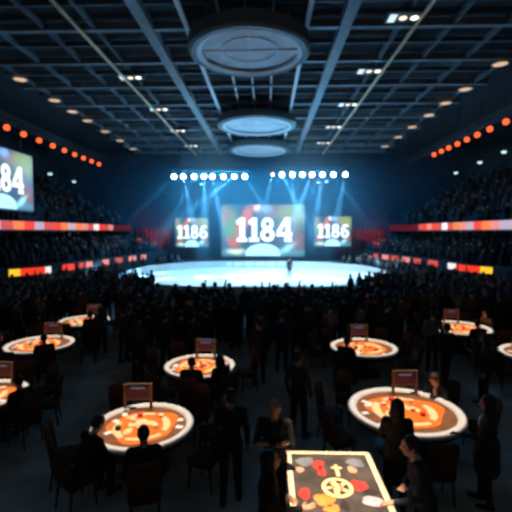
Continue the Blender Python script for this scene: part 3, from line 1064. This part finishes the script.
def make_chair():
    t = empty('padded_chair')
    MB().box((0, 0, 0.46), (0.46, 0.44, 0.09)).build('seat', M_LEATH, t, bevel=0.03)
    b = MB()
    n = 9
    P = []
    for zi, (z, yy) in enumerate(((0.52, -0.2), (0.75, -0.235), (0.98, -0.27), (1.02, -0.275))):
        wd = (0.21, 0.235, 0.22, 0.17)[zi]
        for i in range(n):
            u = -1 + 2 * i / (n - 1)
            P.append((u * wd, yy + 0.05 * u * u, z))
        for i in range(n):
            u = 1 - 2 * i / (n - 1)
            P.append((u * wd, yy - 0.055 + 0.05 * u * u, z))
    F = []
    for k in range(3):
        for i in range(2 * n):
            j = (i + 1) % (2 * n)
            F.append((k * 2 * n + i, k * 2 * n + j, (k + 1) * 2 * n + j, (k + 1) * 2 * n + i))
    F += [tuple(range(2 * n))[::-1], tuple(range(6 * n, 8 * n))]
    b.add(P, F).build('backrest', M_LEATH, t, smooth=False, bevel=0.012)
    sf = MB().box((0, 0, 0.40), (0.42, 0.40, 0.04)).build('seat_frame', M_DARKW, t)
    for sx in (-1, 1):
        MB().bar((sx * 0.18, 0.17, 0.4), (sx * 0.2, 0.2, 0.0), 0.022, 8, 0.015).build('leg', M_DARKW, t)
        MB().bar((sx * 0.18, -0.17, 0.4), (sx * 0.2, -0.22, 0.0), 0.022, 8, 0.015).build('leg', M_DARKW, t)
        MB().bar((sx * 0.18, -0.18, 0.4), (sx * 0.19, -0.21, 0.56), 0.018, 8).build('back_post', M_DARKW, t)
    return t


def make_chips(m):
    t = MB()
    for i in range(6):
        t.lathe([(0.037, 0.0), (0.039, 0.002), (0.039, 0.008), (0.037, 0.0095)], 18, (random.uniform(-.002, .002), random.uniform(-.002, .002), 0.01 * i))
    return t


TABLES = [  # centre in the picture, width there, name used in the labels
    (405, 408.5, 114, 'the big lower right table'),
    (143, 423.5, 105, 'the big lower left table'),
    (200, 364.5, 73, 'the table left of the aisle'),
    (363.5, 346.3, 67, 'the table right of the aisle'),
    (458, 327, 62, 'the farthest right table'),
    (84.5, 320, 50, 'the farthest left table'),
    (40, 343.3, 67, 'the second farthest left table'),
    (-18, 394, 88, 'the left edge table'),
    (538, 353, 70, 'the right edge table'),
]
TW = (1.0, 0.86, 0.70)
t0 = make_table()
d0 = make_stand()
c0 = make_chair()
cards = MB().box((0, 0, 0.0015), (0.09, 0.125, 0.003)).build('playing_card', M_CARD)
chipm = [make_chips(m).build('chip_stack', m) for m in (M_CHIPY, M_CHIPR, M_CHIPK)]
TC = []
used = {'t': 0, 'd': 0, 'c': 0, 'k': 0, 'h': [0, 0, 0]}


def take(key, proto):
    if used[key] == 0:
        used[key] = 1
        return proto
    return copy_tree(proto)


def place_chair(x, y, tx, ty, label):
    o = take('c', c0)
    o.location = (x, y, 0)
    o.rotation_euler = (0, 0, face_to(x, y, tx, ty))
    return tag(o, label, 'chair', 'padded chairs around the tables')


SIDE = {0: 'right side', 75: 'rear right', 20: 'right hand far side', 55: 'far right side', 90: 'far side', 125: 'far left side', 160: 'left hand far side', 200: 'left hand near side', 235: 'near left side', 270: 'near side', 305: 'near right side', 340: 'right hand near side'}
CHAIRS = [(0, 75, 125, 160, 200, 270), (20, 55, 125, 200, 235, 340), (20, 125, 160, 200, 235, 270, 305), (20, 55, 125, 160, 235, 340), (20, 55, 125, 160, 270, 340),
          (20, 55, 125, 200, 270, 305), (20, 125, 160, 235, 270, 305), (20, 55, 90, 270, 305, 340), (90, 125, 160, 200, 235, 270)]
for ti, (px, py, wpx, nm) in enumerate(TABLES):
    c = on_z(px, py, 0.79)
    rad = wpx / 2 * math.hypot(c.y, c.x * 0) / FPX
    TC.append((c.x, c.y, rad))
    t = take('t', t0)
    t.location = (c.x, c.y, 0)
    t.scale = (rad, rad, 1)
    t.rotation_euler = (0, 0, R((0, 25, -20, 40, 10, 75, -50, 15, 60)[ti]))
    tag(t, 'lit game table with white rim and orange felt, ' + nm, 'table', 'round game tables')
    spot('table_spot', (c.x, c.y - 0.1, 12.9), (c.x, c.y, 0.76), LIGHT_K['table'], 2 * math.degrees(math.atan(rad * 0.985 / 12.1)), TW, 0.06, 0.02)
    o = take('d', d0)
    o.location = (c.x + (0.24, -0.28, 0.05, 0.02, 0.1, 0.1, 0.05, 0.0, 0.0)[ti], c.y + rad * 0.70, 0.7525)
    o.rotation_euler = (0, 0, R(random.uniform(-12, 12)))
    tag(o, 'small gold framed display standing on ' + nm, 'display', 'display frames on the tables')
    for a in CHAIRS[ti]:
        rr = rad + 0.34
        x, y = c.x + rr * math.cos(R(a)), c.y + rr * math.sin(R(a))
        place_chair(x, y, c.x, c.y, 'brown padded chair at the %s of %s' % (SIDE[a], nm))
    for k in range(6):
        a, r = random.uniform(0, 2 * math.pi), rad * random.uniform(0.58, 0.76)
        if 55 < math.degrees(a) < 125:
            a += R(120)
        o = take('k', cards)
        o.location = (c.x + r * math.cos(a), c.y + r * math.sin(a), 0.7525 if r > 0.66 * rad else 0.7595)
        o.rotation_euler = (0, 0, a + R(90) + random.uniform(-.4, .4))
        tag(o, 'white playing card lying face up on ' + nm, 'playing card', 'playing cards on ' + nm)
    for k in range(7):
        a, r = 2 * math.pi * k / 7 + random.uniform(-.3, .3), rad * random.uniform(0.12, 0.5)
        q = (0, 0, 1, 0, 2, 0, 1)[k]
        if used['h'][q] == 0:
            used['h'][q] = 1
            o = chipm[q]
        else:
            o = chipm[q].copy()
            COL.objects.link(o)
        o.location = (c.x + r * math.cos(a), c.y + r * math.sin(a) - 0.02, 0.7585)
        o.scale = (1.25, 1.25, 1.0)
        tag(o, '%s chip stack among the chips on %s' % (('cream', 'red', 'black')[q], nm), 'chips', '%s chip stacks on %s' % (('cream', 'red', 'black')[q], nm))

# the rectangular picture table in front
GX0, GX1, GY0, GY1, GZ = 0.28, 1.52, 3.4, 5.80, 0.82
gw, gl = GX1 - GX0, GY1 - GY0
gt = tag(empty('picture_table', ((GX0 + GX1) / 2, (GY0 + GY1) / 2, 0)), 'rectangular table with cream border and red and gold picture top in front', 'table')
b = 0.075
fr = MB()
fr.box((-(gw - b) / 2, 0, GZ - 0.03), (b, gl, 0.06)).box(((gw - b) / 2, 0, GZ - 0.03), (b, gl, 0.06))
fr.box((0, (gl - b) / 2, GZ - 0.03), (gw - 2 * b, b, 0.06)).box((0, -(gl - b) / 2, GZ - 0.03), (gw - 2 * b, b, 0.06))
fr.build('border', mat('cream_border', (0.88, 0.72, 0.48), 0.5), gt)
MB().box((0, 0, GZ - 0.035), (gw - 2 * b, gl - 2 * b, 0.05)).build('picture_top', mat('picture_ground', (0.05, 0.036, 0.03), 0.6, noise=0.5, nscale=4), gt)
for sx in (-1, 1):
    for sy in (-1, 1):
        MB().box((sx * (gw / 2 - 0.09), sy * (gl / 2 - 0.12), (GZ - 0.06) / 2), (0.1, 0.1, GZ - 0.06)).build('leg', M_DARKW, gt)
MB().box((0, 0, GZ - 0.12), (gw - 0.12, gl - 0.16, 0.12)).build('apron', M_DARKW, gt)


def art(px, py, rx, ry, m, seed, name, z=0.0):
    """a flat painted patch with an uneven outline, centred where the picture shows it"""
    p = on_z(px, py, GZ) - gt.location
    rnd = random.Random(seed)
    ph = [rnd.uniform(0, 6.28) for _ in range(3)]
    pts = []
    for i in range(40):
        a = 2 * math.pi * i / 40
        k = 1 + 0.10 * math.sin(2 * a + ph[0]) + 0.08 * math.sin(3 * a + ph[1]) + 0.05 * math.sin(5 * a + ph[2])
        pts.append((p.x + rx * k * math.cos(a), p.y + ry * k * math.sin(a)))
    MB().prism(pts, GZ - 0.010, GZ - 0.007 + z).build(name, m, gt)
    return p


A_RED = mat('paint_red', (0.75, 0.03, 0.02), 0.6, noise=0.3, nscale=8)
A_GOLD = mat('paint_gold', (0.88, 0.58, 0.28), 0.6, noise=0.2, nscale=12)
A_ORG = mat('paint_orange', (0.75, 0.2, 0.04), 0.6, noise=0.3, nscale=8)
A_PINK = mat('paint_skin', (0.5, 0.26, 0.17), 0.6)
A_SLATE = mat('paint_slate', (0.13, 0.14, 0.17), 0.6, noise=0.3, nscale=6)
A_LIL = mat('paint_lilac', (0.4, 0.33, 0.4), 0.6, noise=0.3, nscale=20)
A_DARK = mat('paint_dark', (0.02, 0.015, 0.015), 0.6)
for args in ((305, 461, .12, .12, A_SLATE, 1, 'slate_patch'), (355, 462, .13, .10, A_SLATE, 5, 'slate_patch'), (318, 464, .085, .10, A_RED, 2, 'red_patch'), (321.5, 471, .05, .12, A_RED, 3, 'red_patch'), (300, 469, .05, .07, A_PINK, 4, 'tan_patch'),
             (304.5, 493, .075, .10, A_RED, 6, 'red_disc'), (359, 485, .10, .12, A_RED, 7, 'red_patch'), (352, 469, .06, .08, A_PINK, 9, 'tan_patch'), (325, 499, .12, .13, A_ORG, 8, 'orange_patch'), (332, 508, .09, .08, A_ORG, 14, 'orange_patch'),
             (374, 501, .15, .09, A_LIL, 10, 'lilac_patch'), (371, 491, .10, .05, A_DARK, 11, 'dark_patch'), (345, 505, .05, .10, A_DARK, 12, 'dark_patch')):
    art(*args)
p = on_z(337.5, 487, GZ) - gt.location
MB().lathe([(0.15, GZ - 0.009), (0.20, GZ - 0.006), (0.15, GZ - 0.005)], 40, (p.x, p.y, 0), closed=True).build('gold_crest', A_GOLD, gt)
em = MB()
for i, (rr, ll, ww) in enumerate(((0.09, 0.10, 0.05), (0.1, 0.06, 0.08), (0.08, 0.12, 0.035), (0.1, 0.08, 0.06), (0.085, 0.1, 0.05))):
    a = R(72 * i + 40)
    em.box((p.x + rr * math.cos(a), p.y + rr * math.sin(a), GZ - 0.006), (ll, ww, 0.004), a + 0.5 * (i % 2))
em.lathe([(0.03, GZ - 0.008), (0.075, GZ - 0.004)], 20, (p.x, p.y, 0))
em.build('crest_emblem', A_GOLD, gt)
q = on_z(337, 470, GZ) - gt.location
MB().box((q.x, q.y, GZ - 0.006), (0.05, 0.26, 0.004)).box((q.x, q.y + 0.06, GZ - 0.0055), (0.15, 0.035, 0.004)).build('crest_staff', A_GOLD, gt)
al = bpy.data.lights.new('picture_table_lamp', 'AREA')
al.shape = 'RECTANGLE'
al.size, al.size_y = gw * 0.98, gl * 0.99
al.spread = R(1.2)
al.energy = 33
al.color = (1.0, 0.80, 0.56)
o = bpy.data.objects.new('picture_table_lamp', al)
COL.objects.link(o)
o.location = ((GX0 + GX1) / 2, (GY0 + GY1) / 2, 12.9)

# ------------------------------------------------------------------ the people in front
T = TC


def seat_at(ti, ang, fig, label, dr=0.33, top=None, chair=True):
    cx, cy, rad = T[ti]
    x, y = cx + (rad + dr) * math.cos(R(ang)), cy + (rad + dr) * math.sin(R(ang))
    return put_person(fig, x, y, face_to(x, y, cx, cy), label, top=top)


F_back = figure('man_back', ('phone', 'down'), tops=TOPS[0], skin=1, nod=-18, stride=0.07)
F_bald = figure('man_bald', ('folded', 'folded'), tops=TOPS[0], skin=1, hair='bald', nod=-8, res=0.01)
F_longw = figure('woman_long', ('folded', 'rest'), tops=TOPS[0], skin=0, hair='long', woman=True, nod=-14, turn=-10, height=1.66, res=0.01)
F_lean = figure('man_lean', ('rest', 'folded'), tops=TOPS[2], skin=0, hair='short', haircol=1, lean=14, nod=-12, res=0.01)
F_slim = figure('woman_slim', ('rest', 'rest'), tops=TOPS[0], skin=1, hair='long', woman=True, coat=True, height=1.68)
F_coat = figure('woman_coat', ('rest', 'down'), tops=TOPS[1], skin=0, hair='long', haircol=1, woman=True, coat=True, shirt=True, height=1.66, res=0.01)
F_sit = figure('man_seated', ('rest', 'rest'), seated=True, lean=10, tops=TOPS[0], skin=1, nod=-10)
F_sitlean = figure('man_seated_lean', ('reach', 'reach'), seated=True, lean=24, tops=TOPS[0], skin=0, haircol=1, nod=8, shirt=True, res=0.01)
F_sitw = figure('woman_seated', ('rest', 'reach'), seated=True, lean=14, tops=TOPS[1], skin=0, hair='long', woman=True, nod=-8)
F_stand = figure('man_stand', ('down', 'down'), tops=TOPS[1], skin=1)
F_hip = figure('man_hip', ('hip', 'down'), tops=TOPS[2], skin=0, haircol=1)
F_standw = figure('woman_stand', ('down', 'phone'), tops=TOPS[1], skin=0, hair='long', woman=True, height=1.68)

put_person(F_back, -0.54, 5.8, R(4), 'man in black standing with his back turned at the near end of the aisle')
put_person(F_bald, 0.11, 5.45, R(172), 'bald man in black with folded arms facing away from the stage')
put_person(F_longw, 0.02, 4.3, R(-80), 'long-haired person in black beside the left edge of the picture table')
put_person(F_lean, 1.86, 4.52, R(84), 'man in dark navy leaning over the right edge of the picture table')
put_person(F_slim, 1.88, 5.66, R(-12), 'dark silhouetted long-haired person in front of the big lower right table')
put_person(F_coat, 3.28, 5.85, R(62), 'person in long dark coat and white shirt at the lower right')
put_person(F_stand, 0.62, 7.7, R(-30), 'person in dark clothes standing in the aisle right of the bald man')
put_person(F_stand, -0.2, 10.5, R(6), 'dark figure standing mid-aisle seen from behind', top=TOPS[0])
put_person(F_hip, 0.42, 11.5, R(-14), 'dark figure with one hand on the hip standing mid-aisle')
put_person(F_standw, -3.5, 10.6, R(20), 'long-haired person standing behind the big lower left table')
put_person(F_hip, -4.35, 12.4, R(-10), 'person in dark navy standing near the far left tables', top=TOPS[1])
put_person(F_hip, 4.6, 10.2, R(30), 'person with one hand on the hip right of the middle right table', top=TOPS[0])
put_person(F_standw, 5.1, 9.3, R(70), 'long-haired standing person between the two right hand tables')

seat_at(0, 36, F_sitlean, 'seated man leaning on the far right side of the big lower right table', dr=0.20)
place_chair(T[0][0] + (T[0][2] + 0.22) * math.cos(R(36)), T[0][1] + (T[0][2] + 0.22) * math.sin(R(36)), T[0][0], T[0][1], 'brown padded chair under the man leaning on the big lower right table')
seat_at(1, 238, F_sitlean, 'seated person leaning in at the left of the big lower left table', dr=0.30)
seat_at(1, 270 + 18, F_sit, 'dark seated figure in front of the big lower left table, back to camera', dr=0.46)
place_chair(T[1][0] + (T[1][2] + 0.47) * math.cos(R(288)), T[1][1] + (T[1][2] + 0.47) * math.sin(R(288)), T[1][0], T[1][1], 'brown padded chair under the dark figure at the big lower left table')
seat_at(2, 270, F_sit, 'dark seated figure in front of the table left of the aisle', top=TOPS[1])
seat_at(2, 305, F_sitw, 'seated figure at the near right of the table left of the aisle', top=TOPS[0])
seat_at(3, 235, F_sit, 'dark seated figure at the near left of the table right of the aisle', top=TOPS[2])
seat_at(4, 20, F_sitw, 'seated person in khaki at the farthest right table', top=M_KHAKI)
seat_at(4, 270, F_sit, 'dark seated figure in front of the farthest right table')
seat_at(5, 305, F_sit, 'dark seated figure at the near right of the farthest left table')
seat_at(6, 235, F_sitw, 'seated figure at the near left of the second farthest left table', top=TOPS[0])
seat_at(6, 305, F_sit, 'seated figure at the near right of the second farthest left table', top=TOPS[1])
seat_at(7, 340, F_sit, 'dark seated figure right of the table at the left edge', top=TOPS[3])
seat_at(8, 235, F_sitw, 'seated figure left of the table at the right edge', top=TOPS[3])
t = put_person(F_stand, 1.95, 34.6, R(160), 'lone dark figure standing out on the white rink')

# ------------------------------------------------------------------ the standing crowd
CROWD = [(F_stand, 6), (F_hip, 2), (F_standw, 4), (figure('man_cheer', ('raised', 'down'), tops=TOPS[0], skin=1), 2), (figure('woman_cheer', ('down', 'high'), tops=TOPS[1], skin=0, hair='bun', woman=True, height=1.67), 2),
         (figure('man_cheers', ('high', 'raised'), tops=TOPS[2], skin=2), 1), (figure('man_phone', ('down', 'raised'), tops=TOPS[3], skin=0, haircol=2), 1), (F_back, 2)]
pool = [f for f, n in CROWD for _ in range(n)]
rnd = random.Random(3)
spots_ = []
row, y = 0, 17.6
while y > 11.6 and len(spots_) < 262:
    half = y * 0.66 + 0.6
    dx = 0.62 if y > 14 else 0.85
    x = -half + (0.31 if row % 2 else 0)
    while x < half:
        qx, qy = x + rnd.uniform(-.13, .13), y + rnd.uniform(-.16, .16)
        ok = all(math.hypot(qx - cx, qy - cy) > rad + 0.85 for cx, cy, rad in T)
        if ok and y < 13.6 and abs(qx + 0.1) < 1.3 and rnd.random() < 0.75:
            ok = False
        if ok and y < 13.2 and rnd.random() < 0.35:
            ok = False
        if ok:
            spots_.append((qx, qy))
        x += dx
    y -= 0.66
    row += 1
for (x, y) in spots_[:266]:
    f = rnd.choice(pool)
    if f in (pool[0],) or True:
        arm = f[0].name
    up = arm.startswith(('man_cheer', 'woman_cheer', 'man_phone'))
    lab = 'person with a raised arm in the packed dark crowd facing the bright rink' if up else 'person in dark clothes standing in the packed crowd facing the bright rink'
    put_person(f, x, y, R(rnd.uniform(-22, 22)) + math.atan2(x, 26) * 0.6, lab, 'crowd with raised arms' if up else 'standing crowd before the rink', top=rnd.choice(TOPS), s=rnd.uniform(0.93, 1.04))

# ------------------------------------------------------------------ everyone in the stands: one mass
aud = {0: ([], []), 1: ([], []), 2: ([], []), 3: ([], []), 4: ([], [])}


def low_sphere(c, r, n=7, m=5):
    P, F = [], []
    for i in range(m + 1):
        th = math.pi * i / m
        for j in range(n):
            ph = 2 * math.pi * j / n
            P.append((c[0] + r[0] * math.sin(th) * math.cos(ph), c[1] + r[1] * math.sin(th) * math.sin(ph), c[2] + r[2] * math.cos(th)))
    for i in range(m):
        for j in range(n):
            k = (j + 1) % n
            F.append((i * n + j, (i + 1) * n + j, (i + 1) * n + k, i * n + k))
    return P, F


AV, AF, AM = [], [], []


def spectator(x, y, z, stand):
    h_ = 1.55 if stand else 0.95
    h_ *= rnd.uniform(0.92, 1.06)
    top = rnd.choice((1, 2, 3, 4, 4, 5))
    for c, r, m in (((x, y, z + h_), (0.09, 0.1, 0.125), rnd.choice((0, 6, 6))), ((x, y, z + h_ - 0.42), (0.23, 0.16, 0.34), top),
                    ((x, y, z + (h_ - 0.6) / 2), (0.19, 0.17, (h_ - 0.6) / 2 + 0.05), 3)):
        P, F = low_sphere(c, r)
        n = len(AV)
        AV.extend(P)
        AF.extend(tuple(i + n for i in f) for f in F)
        AM.extend([m] * len(F))
    if stand and rnd.random() < 0.12:
        P, F = low_sphere((x + 0.2, y, z + h_ + 0.1), (0.05, 0.05, 0.33))
        n = len(AV)
        AV.extend(P)
        AF.extend(tuple(i + n for i in f) for f in F)
        AM.extend([top] * len(F))


for line, xo in ((INL, -20.0), (INR, 18.0)):
    for i in range(5):
        z = 1.8 + (3.2 - 1.8) * i / 4
        ln = lerp_line(line, xo, (i + 0.55) / 5)
        for (xa, ya), (xb, yb) in zip(ln, ln[1:]):
            n = int((yb - ya) / 0.55)
            for k in range(n):
                if rnd.random() < 0.8 and ya + (yb - ya) * (k + 1) / n < 48.8:
                    s_ = (k + rnd.uniform(.2, .8)) / n
                    spectator(xa + (xb - xa) * s_, ya + (yb - ya) * s_, z, False)
for x0, sg in ((-17.1, -1), (15.1, 1)):
    for i in range(11):
        y = 16.5
        while y < 49:
            if rnd.random() < 0.42:
                spectator(x0 + sg * (0.25 + 0.8 * i + 0.45), y, 4.85 + 0.46 * i, False)
            y += 0.58
# the floor on both sides of the rink
for sg in (-1, 1):
    line = INL if sg < 0 else INR
    for yy in np.arange(18.3, 43, 0.75):
        for xx in np.arange(6.0, 17.5, 0.62):
            x = AX + sg * xx + rnd.uniform(-.15, .15)
            y = float(yy) + rnd.uniform(-.2, .2)
            lim = np.interp(y, [p[1] for p in line], [p[0] for p in line])
            if abs(x - AX) > abs(lim - AX) - (2.6 if y < 30 else 1.3):
                continue
            x0, x1, y0, y1, r = RK
            dxr = max(x0 + r - x, x - (x1 - r), 0)
            dyr = max(y0 + r - y, y - (y1 - r), 0)
            inside = (x0 - .4 < x < x1 + .4 and y0 - .4 < y < y1 + .4) and math.hypot(dxr, dyr) < r + 0.4
            if inside or rnd.random() < 0.25:
                continue
            if y < 22 and abs(x - AX) < 8.5:
                continue
            spectator(x, y, 0, True)
me = bpy.data.meshes.new('audience')
me.from_pydata(AV, [], AF)
for m in (SKIN[1], TOPS[0], TOPS[1], TOPS[2], TOPS[4], mat('cloth_plain', (0.075, 0.055, 0.05), 0.9), HAIR[1]):
    me.materials.append(m)
me.polygons.foreach_set('material_index', np.array(AM, np.int32))
me.polygons.foreach_set('use_smooth', np.ones(len(AF), bool))
me.update()
o = bpy.data.objects.new('audience', me)
COL.objects.link(o)
tag(o, 'dark mass of distant spectators filling the stands and rink sides', 'crowd', kind='stuff')
